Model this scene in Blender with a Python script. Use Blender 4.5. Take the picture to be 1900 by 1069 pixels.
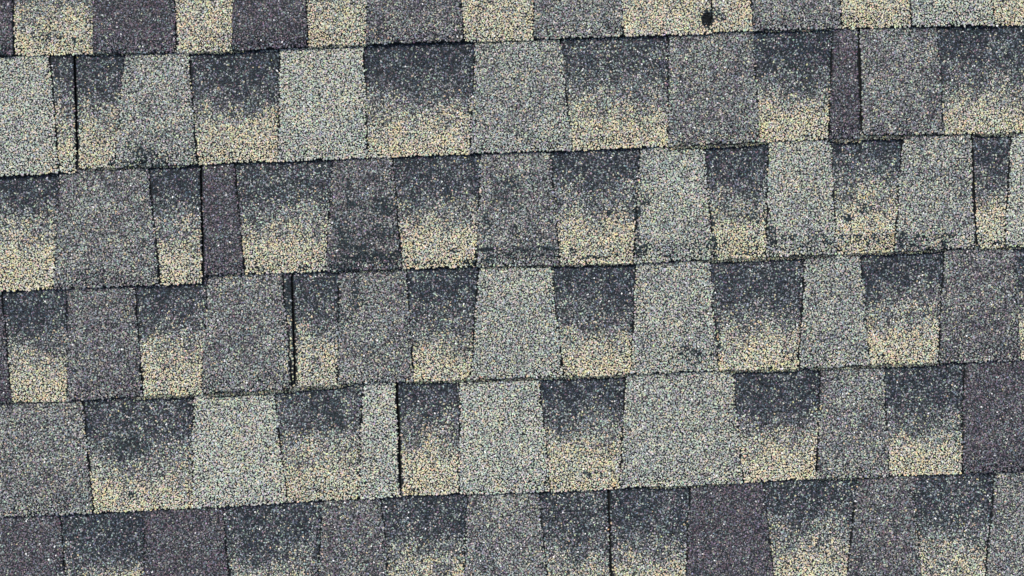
import bpy, math, random
import numpy as np
from mathutils import Matrix, Vector

for o in list(bpy.data.objects):
    bpy.data.objects.remove(o, do_unlink=True)
scene = bpy.context.scene
random.seed(7)
rng = np.random.default_rng(11)

# ------------------------------------------------------------------ camera, sky, sun, exposure
MM = 0.001 / 1.455            # metres of roof per picture unit (a one metre shingle spans 1455 units)
ROLL = math.radians(2.42)     # the camera is held slightly rolled against the courses
PITCH = math.radians(24.0)    # roof slope
ORIGIN = Vector((0.0, 0.0, 4.2))
ROOF_M = Matrix.Translation(ORIGIN) @ Matrix.Rotation(PITCH, 4, 'X')
CAM_DIST = 1.34

cam_data = bpy.data.cameras.new('camera')
cam = bpy.data.objects.new('camera', cam_data)
scene.collection.objects.link(cam)
cam_data.sensor_width = 36.0
cam_data.lens = 36.0 * (CAM_DIST - 0.010) / (1900 * MM)
cam_data.clip_start = 0.05
cam_data.clip_end = 500.0
cam.matrix_world = ROOF_M @ Matrix.Rotation(-ROLL, 4, 'Z') @ Matrix.Translation((0, 0, CAM_DIST))
scene.camera = cam

SUN_LOCAL = Vector((-0.22, 0.60, 0.77)).normalized()          # towards the sun, seen from the roof slope
to_sun = (ROOF_M.to_3x3() @ SUN_LOCAL).normalized()
sun_elev = math.asin(to_sun.z)
sun_azim = math.atan2(to_sun.x, to_sun.y)

world = bpy.data.worlds.new('World')
scene.world = world
world.use_nodes = True
wn = world.node_tree.nodes
wl = world.node_tree.links
wn.clear()
w_out = wn.new('ShaderNodeOutputWorld')
w_bg = wn.new('ShaderNodeBackground')
w_sky = wn.new('ShaderNodeTexSky')
w_sky.sky_type = 'NISHITA'
w_sky.sun_disc = False
w_sky.sun_elevation = sun_elev
w_sky.sun_rotation = sun_azim
w_sky.air_density = 1.0
w_sky.dust_density = 4.0
w_sky.ozone_density = 1.0
w_bg.inputs['Strength'].default_value = 0.10
wl.new(w_sky.outputs['Color'], w_bg.inputs['Color'])
wl.new(w_bg.outputs['Background'], w_out.inputs['Surface'])

sun_data = bpy.data.lights.new('sun', 'SUN')
sun_data.energy = 1.5
sun_data.angle = math.radians(15.0)
sun_data.color = (1.0, 0.97, 0.90)
sun = bpy.data.objects.new('sun', sun_data)
scene.collection.objects.link(sun)
sun.rotation_euler = (-to_sun).to_track_quat('-Z', 'Y').to_euler()
sun.location = ORIGIN + to_sun * 10

vs = scene.view_settings
vs.view_transform = 'Standard'
vs.look = 'None'
vs.gamma = 1.0
vs.use_curve_mapping = False
vs.exposure = 0.87

# ------------------------------------------------------------------ materials
def new_mat(name):
    m = bpy.data.materials.new(name)
    m.use_nodes = True
    nt = m.node_tree
    return m, nt, nt.nodes['Principled BSDF']


def granule_material():
    """mineral granules: every stone carries its own colour, the nodes add grain and gloss variation"""
    m, nt, b = new_mat('granules')
    a = nt.nodes.new('ShaderNodeAttribute')
    a.attribute_name = 'granule_color'
    tc = nt.nodes.new('ShaderNodeTexCoord')
    n = nt.nodes.new('ShaderNodeTexNoise')
    n.inputs['Scale'].default_value = 900.0
    n.inputs['Detail'].default_value = 2.0
    mr = nt.nodes.new('ShaderNodeMapRange')
    mr.inputs['To Min'].default_value = 0.72
    mr.inputs['To Max'].default_value = 1.28
    mx = nt.nodes.new('ShaderNodeMix')
    mx.data_type = 'RGBA'
    mx.blend_type = 'MULTIPLY'
    mx.inputs['Factor'].default_value = 1.0
    nt.links.new(tc.outputs['Object'], n.inputs['Vector'])
    nt.links.new(n.outputs['Fac'], mr.inputs['Value'])
    nt.links.new(a.outputs['Color'], mx.inputs['A'])
    nt.links.new(mr.outputs['Result'], mx.inputs['B'])
    nt.links.new(mx.outputs['Result'], b.inputs['Base Color'])
    b.inputs['Roughness'].default_value = 0.62
    b.inputs['Specular IOR Level'].default_value = 0.06
    return m


def asphalt_material(name, col, rough=0.7):
    m, nt, b = new_mat(name)
    tc = nt.nodes.new('ShaderNodeTexCoord')
    n = nt.nodes.new('ShaderNodeTexNoise')
    n.inputs['Scale'].default_value = 350.0
    n.inputs['Detail'].default_value = 4.0
    r = nt.nodes.new('ShaderNodeValToRGB')
    r.color_ramp.elements[0].position = 0.3
    r.color_ramp.elements[1].position = 0.75
    r.color_ramp.elements[0].color = (*[c * 0.5 for c in col], 1)
    r.color_ramp.elements[1].color = (*[c * 1.9 for c in col], 1)
    bp = nt.nodes.new('ShaderNodeBump')
    bp.inputs['Strength'].default_value = 0.6
    bp.inputs['Distance'].default_value = 0.0006
    nt.links.new(tc.outputs['Object'], n.inputs['Vector'])
    nt.links.new(n.outputs['Fac'], r.inputs['Fac'])
    nt.links.new(r.outputs['Color'], b.inputs['Base Color'])
    nt.links.new(n.outputs['Fac'], bp.inputs['Height'])
    nt.links.new(bp.outputs['Normal'], b.inputs['Normal'])
    b.inputs['Roughness'].default_value = rough
    b.inputs['Specular IOR Level'].default_value = 0.12
    return m


PALETTE = np.array([
    (0.009, 0.017, 0.027),   # black slate
    (0.114, 0.085, 0.101),   # purple brown
    (0.172, 0.198, 0.212),   # mid grey
    (0.330, 0.372, 0.345),   # blue green grey
    (0.585, 0.600, 0.485),   # pale grey
    (0.620, 0.545, 0.335),   # cream
    (0.560, 0.425, 0.230),   # tan
])
MIX = {   # share of each granule colour in a blend
    'L': (.035, .055, .17, .32, .32, .08, .02),
    'M': (.10, .13, .26, .25, .18, .07, .01),
    'G': (.18, .25, .25, .18, .10, .035, .005),
    'P': (.33, .44, .17, .045, .013, .002, .0),
    'D': (.63, .13, .175, .055, .010, .0, .0),
    'H': (.27, .15, .26, .17, .10, .045, .005),
    'C': (.03, .035, .10, .14, .27, .345, .08),
    'lip': (.30, .16, .26, .14, .07, .06, .01),
}
MIX = {k: np.array(v) / sum(v) for k, v in MIX.items()}


def far_material(name, mixes, gradient):
    """granule blend for shingle pieces well outside the picture: one colour per Voronoi cell"""
    m, nt, b = new_mat(name)
    tc = nt.nodes.new('ShaderNodeTexCoord')
    v = nt.nodes.new('ShaderNodeTexVoronoi')
    v.inputs['Scale'].default_value = 420.0
    nt.links.new(tc.outputs['Object'], v.inputs['Vector'])
    sp = nt.nodes.new('ShaderNodeSeparateColor')
    nt.links.new(v.outputs['Color'], sp.inputs['Color'])
    ramps = []
    for mix in mixes:
        r = nt.nodes.new('ShaderNodeValToRGB')
        r.color_ramp.interpolation = 'CONSTANT'
        els = r.color_ramp.elements
        acc = 0.0
        for i, w in enumerate(MIX[mix]):
            e = els[i] if i < 2 else els.new(min(acc, 0.999))
            e.position = min(acc, 0.999)
            e.color = (*(PALETTE[i] * 0.62), 1)
            acc += w
        nt.links.new(sp.outputs['Red'], r.inputs['Fac'])
        ramps.append(r.outputs['Color'])
    out = ramps[0]
    if gradient:
        a = nt.nodes.new('ShaderNodeAttribute')
        a.attribute_name = 'down'
        mr = nt.nodes.new('ShaderNodeMapRange')
        mr.interpolation_type = 'SMOOTHSTEP'
        mr.inputs['From Min'].default_value = 0.25
        mr.inputs['From Max'].default_value = 0.75
        nt.links.new(a.outputs['Fac'], mr.inputs['Value'])
        gt = nt.nodes.new('ShaderNodeMath')
        gt.operation = 'GREATER_THAN'
        nt.links.new(mr.outputs['Result'], gt.inputs[0])
        nt.links.new(sp.outputs['Green'], gt.inputs[1])
        mx = nt.nodes.new('ShaderNodeMix')
        mx.data_type = 'RGBA'
        nt.links.new(gt.outputs['Value'], mx.inputs['Factor'])
        nt.links.new(ramps[0], mx.inputs['A'])
        nt.links.new(ramps[1], mx.inputs['B'])
        out = mx.outputs['Result']
    nt.links.new(out, b.inputs['Base Color'])
    bp = nt.nodes.new('ShaderNodeBump')
    bp.inputs['Strength'].default_value = 0.8
    bp.inputs['Distance'].default_value = 0.0008
    bp.invert = True
    nt.links.new(v.outputs['Distance'], bp.inputs['Height'])
    nt.links.new(bp.outputs['Normal'], b.inputs['Normal'])
    b.inputs['Roughness'].default_value = 0.7
    return m


M_GRAN = granule_material()
M_ASPH = asphalt_material('asphalt_coating', (0.014, 0.017, 0.019))
M_PLY = asphalt_material('asphalt_backing', (0.010, 0.011, 0.011))
M_DECK = asphalt_material('roofing_felt', (0.022, 0.022, 0.023), 0.9)
M_FAR = {k: far_material('far_granules_' + k.lower(), [k], False) for k in 'LMGP'}
M_FAR['panel'] = far_material('far_granules_band', ['D', 'C'], True)

# ------------------------------------------------------------------ the courses as measured
# lower edge of each course: (x, y) pairs; a list per shingle run so that butt joints can step
EDGES = {
    0: [(-1600, -42), (0, -108), (1900, -150), (3500, -185)],
    1: [(-1600, 170), (0, 105), (100, 102), (175, 100), (328, 98), (433, 95), (571, 88), (680, 83), (861, 78), (990, 74),
        (1155, 68), (1319, 64), (1323, 60), (1412, 57), (1560, 53), (1690, 51), (1832, 48), (1900, 47), (3500, -20)],
    2: [(-1600, 395), (0, 328), (111, 322), (143, 321), (147, 314), (215, 311), (367, 305), (517, 300), (682, 293), (872, 286), (1061, 280),
        (1240, 272), (1408, 264), (1538, 258), (1595, 256), (1599, 251), (1750, 249), (1900, 247), (3500, 180)],
    3: [(-1600, 608), (0, 541), (101, 536), (298, 529), (377, 525), (381, 511), (455, 508), (606, 503), (746, 499), (884, 495), (1039, 491),
        (1177, 488), (1324, 481), (1422, 477), (1551, 471), (1659, 467), (1809, 460), (1900, 458), (3500, 390)],
    4: [(-1600, 814), (0, 747), (126, 743), (266, 734), (375, 730), (547, 719), (551, 717), (627, 712), (768, 706), (874, 703), (1044, 698), (1171, 694),
        (1332, 687), (1481, 683), (1612, 677), (1740, 673), (1900, 668), (3500, 600)],
    5: [(-1600, 1026), (0, 959), (175, 951), (359, 942), (534, 932), (666, 925), (743, 920), (747, 918), (852, 916), (1021, 912), (1150, 905), (1378, 895),
        (1514, 887), (1647, 883), (1785, 878), (1900, 872), (3500, 805)],
    6: [(-1600, 1236), (0, 1169), (1900, 1084), (3500, 1015)],
    7: [(-1600, 1447), (0, 1380), (1900, 1297), (3500, 1228)],
    8: [(-1600, 1658), (0, 1591), (1900, 1508), (3500, 1439)],
    -1: [(-1600, -255), (0, -320), (1900, -360), (3500, -395)],
    -2: [(-1600, -468), (0, -532), (1900, -572), (3500, -607)],
}
EDGES = {k: np.array(v, float) for k, v in EDGES.items()}


def edge_y(c, x):
    e = EDGES[c]
    return np.interp(x, e[:, 0], e[:, 1])


# pieces from left to right: (right edge at the top, right edge at the bottom, blend); 'B' = recessed panel with dark band,
# '|' marks a butt joint after the piece
PIECES = {
    1: [(22 - 4, 28, 'P'), (181, 173, 'B'), (318, 328, 'P'), (430, 433, 'B'), (563, 571, 'P'), (686, 680, 'B'), (842, 861, 'PG'), (996, 990, 'B'),
        (1147, 1155, 'G'), (1318, 1321, 'B|'), (1384, 1398, 'B'), (1554, 1560, 'G'), (1694, 1688, 'B'), (1832, 1842, 'L'), (1990, 1980, 'B')],
    2: [(91, 111, 'L'), (137, 146, 'B|'), (232, 216, 'B'), (350, 367, 'M'), (520, 517, 'B'), (674, 682, 'L'), (883, 872, 'B'), (1039, 1061, 'M'),
        (1241, 1240, 'B'), (1397, 1408, 'G'), (1546, 1538, 'B'), (1593, 1597, 'P|'), (1738, 1750, 'G'), (1925, 1915, 'B')],
    3: [(-30, -18, 'G'), (111, 101, 'B'), (274, 298, 'G'), (372, 379, 'B|'), (434, 455, 'P'), (618, 606, 'B'), (728, 746, 'GP'), (893, 884, 'B'),
        (1021, 1039, 'G'), (1189, 1177, 'B'), (1305, 1324, 'ML'), (1427, 1422, 'B'), (1541, 1551, 'ML'), (1676, 1659, 'B'), (1804, 1809, 'M|'),
        (1878, 1863, 'B'), (2010, 2024, 'L')],
    4: [(2, 23, 'P'), (125, 126, 'B'), (249, 266, 'GP'), (387, 375, 'B'), (523, 543, 'G'), (541, 549, 'B|'), (630, 627, 'B'), (753, 768, 'G'),
        (889, 874, 'B'), (1022, 1044, 'ML'), (1181, 1171, 'B'), (1316, 1332, 'ML'), (1496, 1481, 'B'), (1597, 1612, 'M'), (1753, 1740, 'B'),
        (1879, 1891, 'GP'), (2010, 2000, 'B')],
    5: [(-190, -200, 'B'), (152, 175, 'G'), (359, 359, 'B'), (507, 534, 'L'), (674, 666, 'B'), (736, 745, 'L|'), (854, 852, 'B'), (999, 1021, 'L'),
        (1162, 1150, 'B'), (1359, 1378, 'ML'), (1524, 1514, 'B'), (1639, 1647, 'G'), (1790, 1785, 'B'), (1940, 1955, 'P')],
    6: [(-40, -50, 'B'), (109, 132, 'P'), (269, 268, 'B'), (411, 434, 'P'), (600, 586, 'B'), (706, 727, 'PG'), (869, 857, 'B'), (999, 1020, 'G'),
        (1129, 1136, 'B|'), (1282, 1271, 'B'), (1415, 1438, 'P'), (1592, 1568, 'B'), (1693, 1709, 'PG'), (1848, 1826, 'B'), (2000, 2015, 'G')],
}
MIX['ML'] = (MIX['M'] * 0.5 + MIX['L'] * 0.5)
MIX['PG'] = (MIX['P'] * 0.45 + MIX['G'] * 0.55)
MIX['GP'] = (MIX['P'] * 0.35 + MIX['G'] * 0.65)
JOINT = {1: 1320, 2: 141, 3: 375, 4: 545, 5: 740, 6: 1132, 0: 520, 7: 330, 8: 980, -1: 880, -2: 210}
X_LO, X_HI = -1350, 3250
PITCH_X = 1455


def build_rows():
    """every course as a list of dicts with left/right borders; measured in view, made up in kind outside it"""
    rows = {}
    for c in EDGES:
        if c - 1 not in EDGES:
            continue
        lst = list(PIECES.get(c, []))
        joints = [JOINT[c] + k * PITCH_X for k in range(-4, 5)]
        seq = []
        if not lst:
            x0 = X_LO
            lst = [(x0, x0, 'P')]
        # to the right
        x = lst[-1][0]
        kind_b = lst[-1][2].startswith('B')
        right = []
        while x < X_HI:
            w = random.uniform(105, 175)
            kind_b = not kind_b
            nx = x + w
            j = [q for q in joints if x + 25 < q < nx + 25 and q > 1950 or (q > x + 25 and q < nx + 25 and c not in PIECES)]
            t = 'B' if kind_b else random.choice(['L', 'M', 'G', 'GP', 'P', 'L'])
            if j:
                nx = j[0]
                right.append((nx, nx + 6, t + '|'))
            else:
                d = random.uniform(6, 10)
                right.append((nx + (d if kind_b else -d), nx + (-d if kind_b else d), t))
            x = nx
        full = lst + right
        # to the left
        if c in PIECES:
            left = []
            t0 = full[0][2].startswith('B')
            first_w = 140
            x = full[0][0] - first_w
            kind_b = not t0
            left.append((x, x + (10 if kind_b is False else -10), 'B' if kind_b else 'G'))
            while x > X_LO:
                w = random.uniform(105, 175)
                nx = x - w
                kind_b = not kind_b
                j = [q for q in joints if nx - 25 < q < x - 25]
                t = 'B' if kind_b else random.choice(['L', 'M', 'G', 'GP', 'P'])
                if j:
                    nx = j[0]
                    left.append((nx, nx + 6, t + '|'))
                else:
                    d = random.uniform(6, 10)
                    left.append((nx + (d if kind_b else -d), nx + (-d if kind_b else d), t))
                x = nx
            full = left[::-1] + full
        for a, b in zip(full[:-1], full[1:]):
            seq.append(dict(xl=(a[0], a[1]), xr=(b[0], b[1]), kind=b[2].rstrip('|'), jr=b[2].endswith('|'), jl=a[2].endswith('|')))
        rows[c] = seq
    return rows


# ------------------------------------------------------------------ shape of the plies
CR, SR = math.cos(ROLL), math.sin(ROLL)
LEN = 337.0            # mm, whole depth of a shingle
LIFT = 0.0088          # m, a shingle's lower edge above the deck
T_BASE, T_PANEL, T_TAB = 0.0010, 0.0009, 0.0026
UW = rng.uniform(0, 6.28, (12, 4))


def undulate(c, x, y):
    s = 0.0
    for k in range(4):
        a, b, d, e = UW[(c + 3 + k * 3) % 12]
        s = s + np.sin(x * (0.006 + 0.004 * k) + a + c * 1.7) * np.sin(y * (0.011 + 0.003 * k) + b)
    return s * 0.00013


def surf(c, x, y):
    """height of the underside of course c above the deck"""
    v = (edge_y(c, x) - y) / 1.455                # mm up from the lower edge
    curl = 0.0011 * np.clip(smooth_noise(x, x * 0 + c * 777, 70, 41) + 0.25, 0, 1) * np.exp(-np.clip(v, 0, None) / 22.0)
    return 0.0015 + LIFT * (1 - v / LEN) + undulate(c, x, y) + curl


def local(x, y, z):
    dx = (x - 950.0) * MM
    dy = (534.5 - y) * MM
    return np.stack([dx * CR + dy * SR, -dx * SR + dy * CR, z], -1)


def smooth_noise(x, y, scale, seed):
    """value noise in -1..1"""
    g = np.random.default_rng(seed).uniform(-1, 1, (96, 96))
    fx, fy = (x + 4000) / scale, (y + 4000) / scale
    ix, iy = np.floor(fx).astype(int), np.floor(fy).astype(int)
    tx, ty = fx - ix, fy - iy
    tx, ty = tx * tx * (3 - 2 * tx), ty * ty * (3 - 2 * ty)
    G = lambda i, j: g[i % 96, j % 96]
    return ((G(ix, iy) * (1 - tx) + G(ix + 1, iy) * tx) * (1 - ty) + (G(ix, iy + 1) * (1 - tx) + G(ix + 1, iy + 1) * tx) * ty)


# worn spots: (x, y, half width, half height, share of granules lost or stained)
WORN = [
    (1313, 39, 15, 18, 0.25), (1311, 54, 5, 7, 0.7), (1332, 30, 10, 16, 0.2),
    (268, 288, 34, 22, 0.38), (262, 305, 40, 9, 0.35), (240, 270, 18, 12, 0.2),
    (945, 345, 22, 16, 0.35), (985, 330, 16, 12, 0.2), (950, 385, 20, 18, 0.18),
    (655, 380, 9, 8, 0.75), (712, 385, 22, 22, 0.5), (642, 445, 16, 24, 0.4), (705, 432, 24, 16, 0.45), (660, 462, 28, 12, 0.55),
    (690, 477, 56, 9, 0.55), (735, 472, 12, 6, 0.7), (640, 495, 30, 8, 0.5), (722, 492, 22, 8, 0.4), (628, 420, 8, 30, 0.3),
    (690, 400, 50, 60, 0.12),
    (905, 463, 22, 5, 0.65), (968, 463, 26, 6, 0.5), (1012, 461, 16, 4, 0.7), (955, 430, 10, 22, 0.4), (900, 415, 16, 18, 0.3),
    (868, 488, 14, 7, 0.6), (842, 466, 5, 5, 0.7), (800, 450, 4, 4, 0.6), (960, 475, 60, 6, 0.35), (905, 480, 8, 14, 0.4),
    (1189, 466, 14, 12, 0.5), (1182, 392, 8, 14, 0.5), (1195, 372, 14, 10, 0.3), (1182, 430, 5, 40, 0.3), (1130, 395, 9, 6, 0.5),
    (1120, 420, 6, 5, 0.4), (1150, 450, 5, 5, 0.35),
    (1323, 448, 7, 18, 0.9), (1321, 415, 5, 14, 0.5), (1345, 452, 5, 6, 0.6), (1324, 475, 6, 8, 0.5), (1295, 455, 8, 8, 0.2),
    (1430, 440, 10, 26, 0.55), (1424, 405, 6, 18, 0.4), (1445, 432, 14, 10, 0.25), (1535, 448, 13, 6, 0.45), (1520, 438, 16, 5, 0.4),
    (1590, 442, 10, 7, 0.45), (1608, 388, 16, 10, 0.3), (1572, 405, 10, 7, 0.4), (1622, 436, 9, 5, 0.55), (1570, 440, 14, 5, 0.45),
    (1672, 438, 10, 14, 0.45), (1700, 440, 24, 6, 0.35), (1748, 452, 6, 9, 0.55), (1808, 458, 8, 5, 0.6), (1480, 458, 60, 5, 0.25),
    (1400, 400, 12, 14, 0.25), (1640, 445, 60, 10, 0.2),
    (659, 552, 9, 22, 0.45), (675, 560, 8, 10, 0.3), (632, 580, 6, 20, 0.3), (535, 550, 7, 40, 0.45), (546, 640, 6, 60, 0.3),
    (1290, 655, 16, 9, 0.55), (1275, 645, 10, 6, 0.3), (1332, 625, 5, 45, 0.4), (1285, 660, 34, 18, 0.18),
    (620, 770, 14, 26, 0.45), (612, 745, 20, 10, 0.3), (1090, 880, 8, 5, 0.6), (635, 790, 8, 14, 0.35),
    (240, 828, 34, 18, 0.36), (300, 880, 8, 5, 0.3), (245, 918, 10, 6, 0.4),
    (80, 70, 22, 10, 0.25), (142, 76, 12, 5, 0.6), (110, 70, 12, 4, 0.4), (270, 200, 10, 30, 0.10), (8, 98, 10, 10, 0.4),
    (1555, 700, 6, 4, 0.4), (1755, 790, 5, 5, 0.2), (1285, 798, 4, 3, 0.8), (1560, 250, 6, 5, 0.5), (1495, 252, 5, 4, 0.5),
    (700, 330, 14, 10, 0.25), (640, 340, 10, 14, 0.2), (1000, 440, 14, 12, 0.3), (1062, 470, 8, 8, 0.35), (1100, 478, 24, 4, 0.35), (1250, 474, 30, 5, 0.3),
    (1380, 470, 30, 5, 0.35), (1470, 440, 9, 6, 0.4), (1505, 452, 12, 5, 0.45), (1690, 455, 30, 5, 0.35), (1760, 440, 16, 8, 0.3), (1850, 452, 14, 5, 0.35),
    (1480, 458, 330, 16, 0.13), (1326, 446, 5, 16, 0.9), (780, 488, 60, 5, 0.25), (560, 560, 10, 30, 0.2), (660, 600, 20, 30, 0.12), (690, 650, 20, 20, 0.12),
    (590, 760, 20, 14, 0.2), (1320, 650, 8, 20, 0.25), (1240, 640, 14, 10, 0.15), (210, 300, 10, 8, 0.3), (310, 250, 20, 12, 0.12), (300, 300, 22, 8, 0.25),
    (925, 365, 14, 10, 0.25), (960, 330, 8, 8, 0.3), (225, 850, 20, 8, 0.25), (262, 815, 16, 8, 0.25), (1100, 380, 14, 10, 0.2), (1140, 470, 10, 6, 0.3),
    (140, 690, 5, 4, 0.4), (480, 500, 12, 5, 0.4), (560, 498, 14, 5, 0.4), (1290, 760, 20, 14, 0.08),
]


def worn(x, y):
    d = np.zeros_like(x)
    for (wx, wy, rx, ry, s) in WORN:
        m = (np.abs(x - wx) < rx * 1.7) & (np.abs(y - wy) < ry * 2.0)
        if m.any():
            xm, ym = x[m], y[m]
            q = ((xm - wx) / rx) ** 2 + ((ym - wy + 0.35 * ry * smooth_noise(xm, ym, 14, 71)) / ry) ** 2 + 0.35 * smooth_noise(xm, ym, 8, 72)
            d[m] = np.maximum(d[m], min(0.9, s * 1.5) * np.clip((1.7 - q) / 1.5, 0, 1) ** 1.2)
    return d


def colour_granules(x, y, t, kind, shift, weak=0.0):
    """pick a stone colour for every granule from the blend of the piece it is pressed into"""
    n = len(x)
    clump = smooth_noise(x, y, 7.5, 2) * 0.75 + smooth_noise(x, y, 17, 3) * 0.5 + smooth_noise(x, y, 46, 4) * 0.5
    if kind == 'B':
        tt = t + 0.10 * smooth_noise(x, y, 30, 5) + 0.07 * smooth_noise(x, y, 11, 6) + shift
        s1 = np.clip((tt - 0.17) / 0.38, 0, 1)
        s2 = np.clip((tt - 0.40) / 0.42, 0, 1)
        s1, s2 = s1 * s1 * (3 - 2 * s1), s2 * s2 * (3 - 2 * s2)
        w = MIX['D'][None] * (1 - s1)[:, None] + MIX['H'][None] * (s1 * (1 - s2))[:, None] + MIX['C'][None] * (s1 * s2)[:, None]
        w = w * (1 - weak * 0.45) + MIX['M'][None] * weak * 0.45
    else:
        w = np.repeat(MIX[kind][None], n, 0)
    warm = smooth_noise(x, y, 23, 8) * 0.8 + smooth_noise(x, y, 9, 9) * 0.7
    tilt = np.stack([np.exp(-0.7 * clump), np.exp(-0.5 * clump - 0.5 * warm), np.exp(-0.1 * clump), np.exp(0.3 * clump - 0.45 * warm),
                     np.exp(0.4 * clump), np.exp(0.5 * clump + 0.7 * warm), np.exp(0.3 * clump + 0.9 * warm)], -1)
    w = w * tilt
    w /= w.sum(1, keepdims=True)
    idx = (np.cumsum(w, 1) < rng.random(n)[:, None]).sum(1).clip(0, 6)
    mean = w @ PALETTE
    soft = 0.47 if kind != 'B' else (0.27 + 0.20 * np.clip(t, 0, 1))[:, None]
    col = (PALETTE[idx] * (1 - soft) + mean * soft) * np.exp(rng.normal(0, 1, n) * np.array([.55, .34, .22, .15, .12, .12, .14])[idx])[:, None] * np.exp(rng.normal(0, 0.09, (n, 3)))
    glint = rng.random(n) < 0.003  # a few stones coloured near-white, specular glints painted into the granule colour
    col[glint] = np.array([0.78, 0.78, 0.76])
    return col


ZONE = (-330, 2230, -170, 1260)        # where real granules are laid


def in_zone(x0, x1, y0, y1):
    return x1 > ZONE[0] and x0 < ZONE[1] and y1 > ZONE[2] and y0 < ZONE[3]


class Build:
    """vertices and faces of one piece, with a colour per vertex"""
    def __init__(self):
        self.v, self.f, self.c, self.m, self.n = [], [], [], [], 0

    def add(self, v, f, c, mat):
        self.v.append(v)
        self.f += [(np.asarray(f) + self.n, mat)]
        self.c.append(np.broadcast_to(c, (len(v), 3)))
        self.n += len(v)

    def obj(self, name, mats, parent, down=None):
        V = np.concatenate(self.v)
        C = np.concatenate(self.c)
        me = bpy.data.meshes.new(name)
        loops = np.concatenate([f.ravel() for f, _ in self.f])
        tot = np.concatenate([np.full(len(f), f.shape[1]) for f, _ in self.f])
        mi = np.concatenate([np.full(len(f), m) for f, m in self.f])
        me.vertices.add(len(V))
        me.vertices.foreach_set('co', V.astype(np.float32).ravel())
        me.loops.add(len(loops))
        me.loops.foreach_set('vertex_index', loops.astype(np.int32))
        me.polygons.add(len(tot))
        me.polygons.foreach_set('loop_start', np.concatenate([[0], np.cumsum(tot)[:-1]]).astype(np.int32))
        me.polygons.foreach_set('material_index', mi.astype(np.int32))
        for m in mats:
            me.materials.append(m)
        a = me.attributes.new('granule_color', 'FLOAT_COLOR', 'POINT')
        a.data.foreach_set('color', np.concatenate([C, np.ones((len(C), 1))], 1).astype(np.float32).ravel())
        if down is not None:
            a = me.attributes.new('down', 'FLOAT', 'POINT')
            a.data.foreach_set('value', np.resize(down, len(V)).astype(np.float32))
        me.update(calc_edges=True)
        me.validate()
        o = bpy.data.objects.new(name, me)
        scene.collection.objects.link(o)
        o.parent = parent
        return o


def grid_solid(B, X, Y, Ztop, thick, mat, keep=None):
    """a sheet of rows x columns with real thickness: top faces and walls round every free edge"""
    r, c = X.shape
    top = local(X.ravel(), Y.ravel(), Ztop.ravel())
    bot = local(X.ravel(), Y.ravel(), (Ztop - thick).ravel())
    base = 0
    id_ = np.arange(r * c).reshape(r, c)
    q = np.stack([id_[:-1, :-1], id_[1:, :-1], id_[1:, 1:], id_[:-1, 1:]], -1)
    if keep is None:
        keep = np.ones(q.shape[:2], bool)
    k = np.pad(keep, 1)
    faces = [q[keep]]
    N = r * c
    for (dy, dx, a, b) in ((-1, 0, 3, 0), (1, 0, 1, 2), (0, -1, 0, 1), (0, 1, 2, 3)):
        nb = k[1 + dy:k.shape[0] - 1 + dy, 1 + dx:k.shape[1] - 1 + dx]
        e = keep & ~nb
        i, j = q[e][:, a], q[e][:, b]
        faces.append(np.stack([j, i, i + N, j + N], -1))
    B.add(np.concatenate([top, bot]), np.concatenate(faces), (0.02, 0.021, 0.022), mat)


def add_granules(B, x, y, z, d, sides, col, low=None):
    """one faceted stone per point"""
    n = len(x)
    if n == 0:
        return
    r = d * rng.uniform(0.52, 0.84, n)
    h = r * MM * rng.uniform(0.38, 0.80, n)
    if low is not None:
        h = h * low
    ang0 = rng.uniform(0, 6.283, n)
    st = rng.uniform(0.75, 1.3, n)
    vs_ = []
    rot = rng.uniform(0, 3.14, n)
    for k in range(sides):
        a = ang0 + (k + rng.uniform(-0.28, 0.28, n)) * 2 * math.pi / sides
        rr = r * rng.uniform(0.8, 1.2, n)
        px, py = np.cos(a) * rr * st, np.sin(a) * rr / st
        vs_.append(local(x + px * np.cos(rot) - py * np.sin(rot), y + px * np.sin(rot) + py * np.cos(rot), z - 0.00025))
    vs_.append(local(x + r * rng.uniform(-0.5, 0.5, n), y + r * rng.uniform(-0.5, 0.5, n), z + h))
    V = np.stack(vs_, 1).reshape(-1, 3)
    S = sides + 1
    i0 = (np.arange(n) * S)[:, None]
    F = np.concatenate([np.concatenate([i0 + (k + 1) % sides, i0 + k, i0 + sides], 1) for k in range(sides)])
    B.add(V, F, np.repeat(col, S, 0), 1)


def scatter(x0, x1, y0, y1, d):
    ny, nx = int((y1 - y0) / (d * 0.87)) + 2, int((x1 - x0) / d) + 2
    gx, gy = np.meshgrid(np.arange(nx), np.arange(ny))
    px = x0 + (gx + 0.5 * (gy % 2)) * d + rng.uniform(-0.46, 0.46, gx.shape) * d
    py = y0 + gy * d * 0.87 + rng.uniform(-0.46, 0.46, gx.shape) * d
    return px.ravel(), py.ravel()


def groove(x, y, k):
    """bare asphalt between a panel's granules and the tab beside it"""
    return np.clip(1.7 + 1.4 * smooth_noise(x * 0.2, y, 26, 20 + k) + 0.6 * smooth_noise(x, y, 9, 30 + k), 0.5, 3.6)


HOLE = (1312, 37, 9.0, 11.0)


def in_hole(x, y, grow=1.0):
    a = np.arctan2(y - HOLE[1], x - HOLE[0])
    wob = 1 + 0.08 * np.sin(3 * a + 1) + 0.07 * np.sin(5 * a + 2.5)
    return ((x - HOLE[0]) / HOLE[2]) ** 2 + ((y - HOLE[1]) / HOLE[3]) ** 2 < (wob * grow) ** 2


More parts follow.
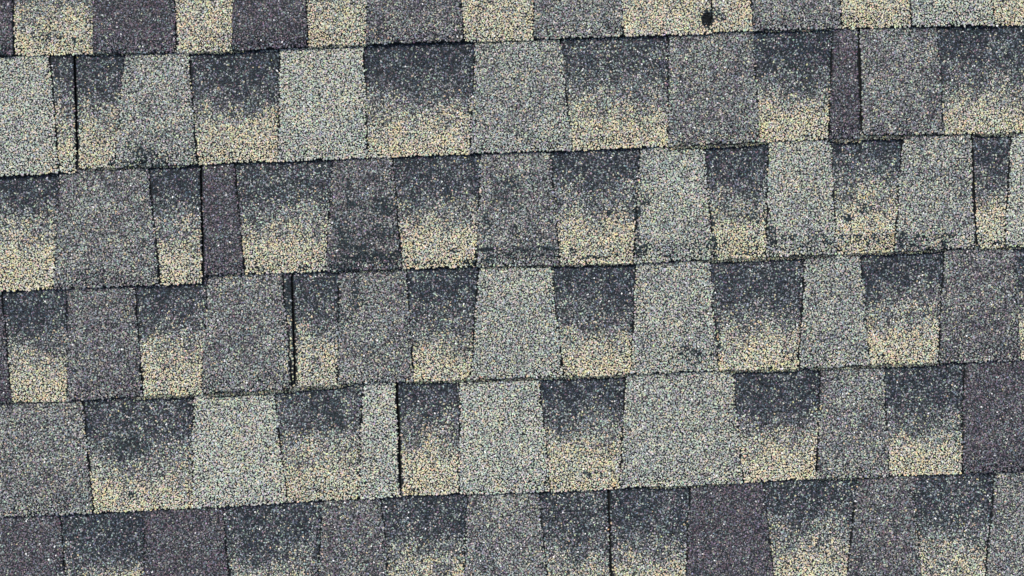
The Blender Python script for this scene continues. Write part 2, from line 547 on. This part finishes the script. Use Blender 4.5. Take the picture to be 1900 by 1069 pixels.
def make_piece(c, p, parent):
    tab = p['kind'] != 'B'
    gap = 2.2
    if c == 1 and p['xr'][0] > 1200 and p['xl'][0] < 1400:
        gap = 1.1                                          # a tight joint
    gl, gr = (gap if p['jl'] else 0.0), (gap if p['jr'] else 0.0)
    y_b = lambda x: edge_y(c, x)
    y_t = lambda x: edge_y(c - 1, x)
    x0 = min(p['xl'])
    x1 = max(p['xr'])
    ym0, ym1 = y_t((x0 + x1) / 2), y_b((x0 + x1) / 2)
    hole = (not tab) and x0 - 12 < HOLE[0] < x1 + 12 and ym0 < HOLE[1] < ym1
    over = 0 if c not in EDGES else -0.14                  # the piece runs on under the course above
    rows = np.linspace(over, 1, 60 if hole else 7)
    cols = np.linspace(0, 1, 60 if hole else 9)
    T, S = np.meshgrid(rows, cols, indexing='ij')
    XL = p['xl'][0] + (p['xl'][1] - p['xl'][0]) * T + gl
    XR = p['xr'][0] + (p['xr'][1] - p['xr'][0]) * T - gr
    if not tab:                                            # recessed panels stop short of the tabs beside them
        XL = XL + (0 if p['jl'] else 0.9)
        XR = XR - (0 if p['jr'] else 0.9)
    wob = lambda y, k: 0.9 * np.sin(y * 0.05 + k) + 0.6 * np.sin(y * 0.13 + 2 * k)
    XL = XL + (wob(T * 200, x0) if tab else 0)
    XR = XR + (wob(T * 200, x1) if tab else 0)
    X = XL + (XR - XL) * S
    Y = y_t(X) + (y_b(X) - y_t(X)) * T - 0.8 * (T > 0.999)
    thick = T_TAB if tab else T_PANEL
    Z = surf(c, X, Y) + T_BASE + thick
    B = Build()
    keep = None
    if hole:
        xc = (X[:-1, :-1] + X[1:, 1:]) / 2
        yc = (Y[:-1, :-1] + Y[1:, 1:]) / 2
        keep = ~in_hole(xc, yc)
    grains = in_zone(x0, x1, ym0, ym1)
    far = M_FAR['panel'] if not tab else M_FAR[{'PG': 'P', 'GP': 'G', 'ML': 'M'}.get(p['kind'], p['kind'])]
    grid_solid(B, X, Y, Z, thick + 0.0003, 0, keep)
    if grains:
        near = in_zone_strict(x0, x1, ym0, ym1)
        d = 3.0 if near else 4.6
        gx, gy = scatter(x0 - 6, x1 + 6, min(ym0, ym1) - 40, max(ym0, ym1) + 15, d)
        t = (gy - y_t(gx)) / (y_b(gx) - y_t(gx))
        wl_ = wob(t * 200, x0) if tab else groove(gx, gy, 1) * (0 if p['jl'] else 1)
        wr_ = wob(t * 200, x1) if tab else -groove(gx, gy, 2) * (0 if p['jr'] else 1)
        xl = p['xl'][0] + (p['xl'][1] - p['xl'][0]) * t + gl + wl_
        xr = p['xr'][0] + (p['xr'][1] - p['xr'][0]) * t - gr + wr_
        rag = rng.uniform(-0.6, 0.9, len(gx))
        ok = (gx > xl + (rag if not p['jl'] else np.abs(rag) + 0.5)) & (gx < xr - (rag if not p['jr'] else np.abs(rag) + 0.5)) & (t > -0.05) & (gy < y_b(gx) - rng.uniform(-0.8, 0.9, len(gx)) + 1.1 * smooth_noise(gx, gy * 0 + c * 333, 9, 61) + 0.8 * smooth_noise(gx, gy * 0 + c * 333, 31, 62))
        gx, gy, t = gx[ok], gy[ok], t[ok]
        wv = worn(gx, gy)
        lost = rng.random(len(gx)) < wv * (0.85 + 0.5 * smooth_noise(gx, gy, 6.5, 50))
        bare = rng.random(len(gx)) < np.where(lost, 0.16, 0.012)
        pit = in_hole(gx, gy, 1.0) if hole else np.zeros(len(gx), bool)
        if hole:
            bare |= in_hole(gx, gy, 1.2) & ~pit
        col = colour_granules(gx, gy, t, p['kind'], p.get('shift', 0.0), p.get('weak', 0.0))
        stain = lost & ~bare
        col[stain] = np.array([0.034, 0.050, 0.056]) * np.exp(rng.normal(0, 0.5, stain.sum()))[:, None]
        dim = np.clip(1 - 0.35 * wv, 0.4, 1)
        col *= dim[:, None]
        col[pit] = np.array([0.007, 0.009, 0.010]) * np.exp(rng.normal(0, 0.7, pit.sum()))[:, None]
        k = ~bare
        z = surf(c, gx, gy) + T_BASE + thick - np.where(pit, T_PANEL, 0)
        add_granules(B, gx[k], gy[k], z[k], d, 5 if near else 4, col[k])
        o = B.obj('tab' if tab else 'panel', [M_ASPH, M_GRAN], parent)
    else:
        o = B.obj('tab' if tab else 'panel', [far], parent, down=np.clip(T, 0, 1).ravel())
    if hole and x0 < HOLE[0] < x1:
        o['label'] = 'cream panel with a ragged black puncture'
    return o


def in_zone_strict(x0, x1, y0, y1):
    return x1 > -40 and x0 < 1940 and y1 > -40 and y0 < 1110


# lengths where the lower ply peeks out below the tabs: course -> (x0, x1, how far)
LIPS = {
    1: [(150, 300, 2.5), (330, 470, 4), (560, 700, 3.5), (860, 1000, 2.5), (1390, 1560, 3)],
    2: [(146, 360, 4), (1230, 1430, 7), (1530, 1700, 9), (1700, 1800, 3), (1800, 1900, 6)],
    3: [(379, 460, 3), (606, 760, 4), (880, 1190, 4), (1290, 1560, 7), (1560, 1760, 5), (1800, 1960, 4)],
    4: [(-50, 150, 3), (230, 380, 7), (375, 660, 9), (740, 1180, 6), (1320, 1500, 6), (1490, 1760, 6)],
    5: [(300, 420, 2), (1180, 1380, 5), (1500, 1660, 4)],
}


def lip(c, x):
    o = np.full_like(x, 0.8)
    for (a, b, s) in LIPS.get(c, []):
        o = np.maximum(o, s * np.clip(np.minimum(x - a, b - x) / 25.0, 0, 1))
    return o + 0.5 * np.sin(x * 0.11 + c) + 0.3 * np.sin(x * 0.31)


def make_shingle(c, pieces, roof):
    """one laminated shingle: the lower ply is the object, tabs and panels are its pieces"""
    a, b = pieces[0], pieces[-1]
    gap = 2.2
    gl, gr = (gap if a['jl'] else 0), (gap if b['jr'] else 0)
    x0, x1 = a['xl'], b['xr']
    n = max(4, int((x1[0] - x0[0]) / 9))
    up = LEN * 1.455 / 212.0
    rows = np.concatenate([np.linspace(1 - up, 0, 5), np.linspace(0.15, 1, 5)])
    T, S = np.meshgrid(rows, np.linspace(0, 1, n), indexing='ij')
    XL = x0[0] + (x0[1] - x0[0]) * T + gl
    XR = x1[0] + (x1[1] - x1[0]) * T - gr
    X = XL + (XR - XL) * S
    yb = edge_y(c, X)
    Y = yb - (1 - T) * 212.0
    Y[-1] = yb[-1] + lip(c, X[-1])
    Z = surf(c, X, np.minimum(Y, yb)) + T_BASE
    B = Build()
    grid_solid(B, X, Y, Z, T_BASE, 0)
    mid_y = edge_y(c, (x0[0] + x1[0]) / 2)
    if in_zone(x0[0], x1[0], mid_y - 210, mid_y):
        gx, gy = scatter(max(x0[0], -100) + 2, min(x1[1], 2000) - 2, mid_y - 75, mid_y + 75, 2.6)
        e = edge_y(c, gx)
        L = lip(c, gx)
        ok = (gy > e - 2) & (gy < e + L + rng.uniform(-0.8, 0.4, len(gx))) & (L > 1.6)
        gx, gy = gx[ok], gy[ok]
        col = colour_granules(gx, gy, np.ones(len(gx)), 'lip', 0) * np.array([0.80, 0.82, 0.72])
        add_granules(B, gx, gy, surf(c, gx, edge_y(c, gx)) + T_BASE, 2.6, 4, col)
    sh = B.obj('shingle', [M_PLY, M_GRAN], roof)
    for p in pieces:
        make_piece(c, p, sh)
    return sh


# ------------------------------------------------------------------ the roof
def make_deck():
    me = bpy.data.meshes.new('roof')
    x0, x1, y0, y1, z0 = -1.95, 1.95, -1.0, 1.15, -0.016
    P = [(x0, y0), (x1, y0), (x1, y1), (x0, y1)]
    V = [(x, y, 0.0) for x, y in P] + [(x, y, z0) for x, y in P]
    F = [(0, 1, 2, 3), (7, 6, 5, 4)] + [(i, i + 4, (i + 1) % 4 + 4, (i + 1) % 4) for i in range(4)]
    me.from_pydata(V, [], F)
    me.materials.append(M_DECK)
    o = bpy.data.objects.new('roof', me)
    scene.collection.objects.link(o)
    o.matrix_world = ROOF_M
    o['label'] = 'weathered roof slope of grey, purple and cream laminated asphalt shingles'
    o['category'] = 'roof'
    o['kind'] = 'thing'
    return o


roof = make_deck()
SHIFT = {(3, 'B'): 0.03, (2, 'B'): -0.03, (4, 'B'): -0.05, (5, 'B'): -0.02, (6, 'B'): -0.05, (1, 'B'): 0.05}
for c, seq in sorted(build_rows().items()):
    run = []
    for p in seq:
        p['shift'] = SHIFT.get((c, p['kind']), 0.0) + random.uniform(-0.07, 0.06)
        p['weak'] = random.uniform(0.0, 0.35)
        if c == 5 and p['xl'][0] == 152:
            p['shift'] = -0.10
        run.append(p)
        if p['jr']:
            make_shingle(c, run, roof)
            run = []
    if run:
        make_shingle(c, run, roof)
print('triangles', sum(sum(len(p.vertices) - 2 for p in o.data.polygons) if len(o.data.polygons) < 500 else len(o.data.polygons)
                       for o in scene.objects if o.type == 'MESH'))
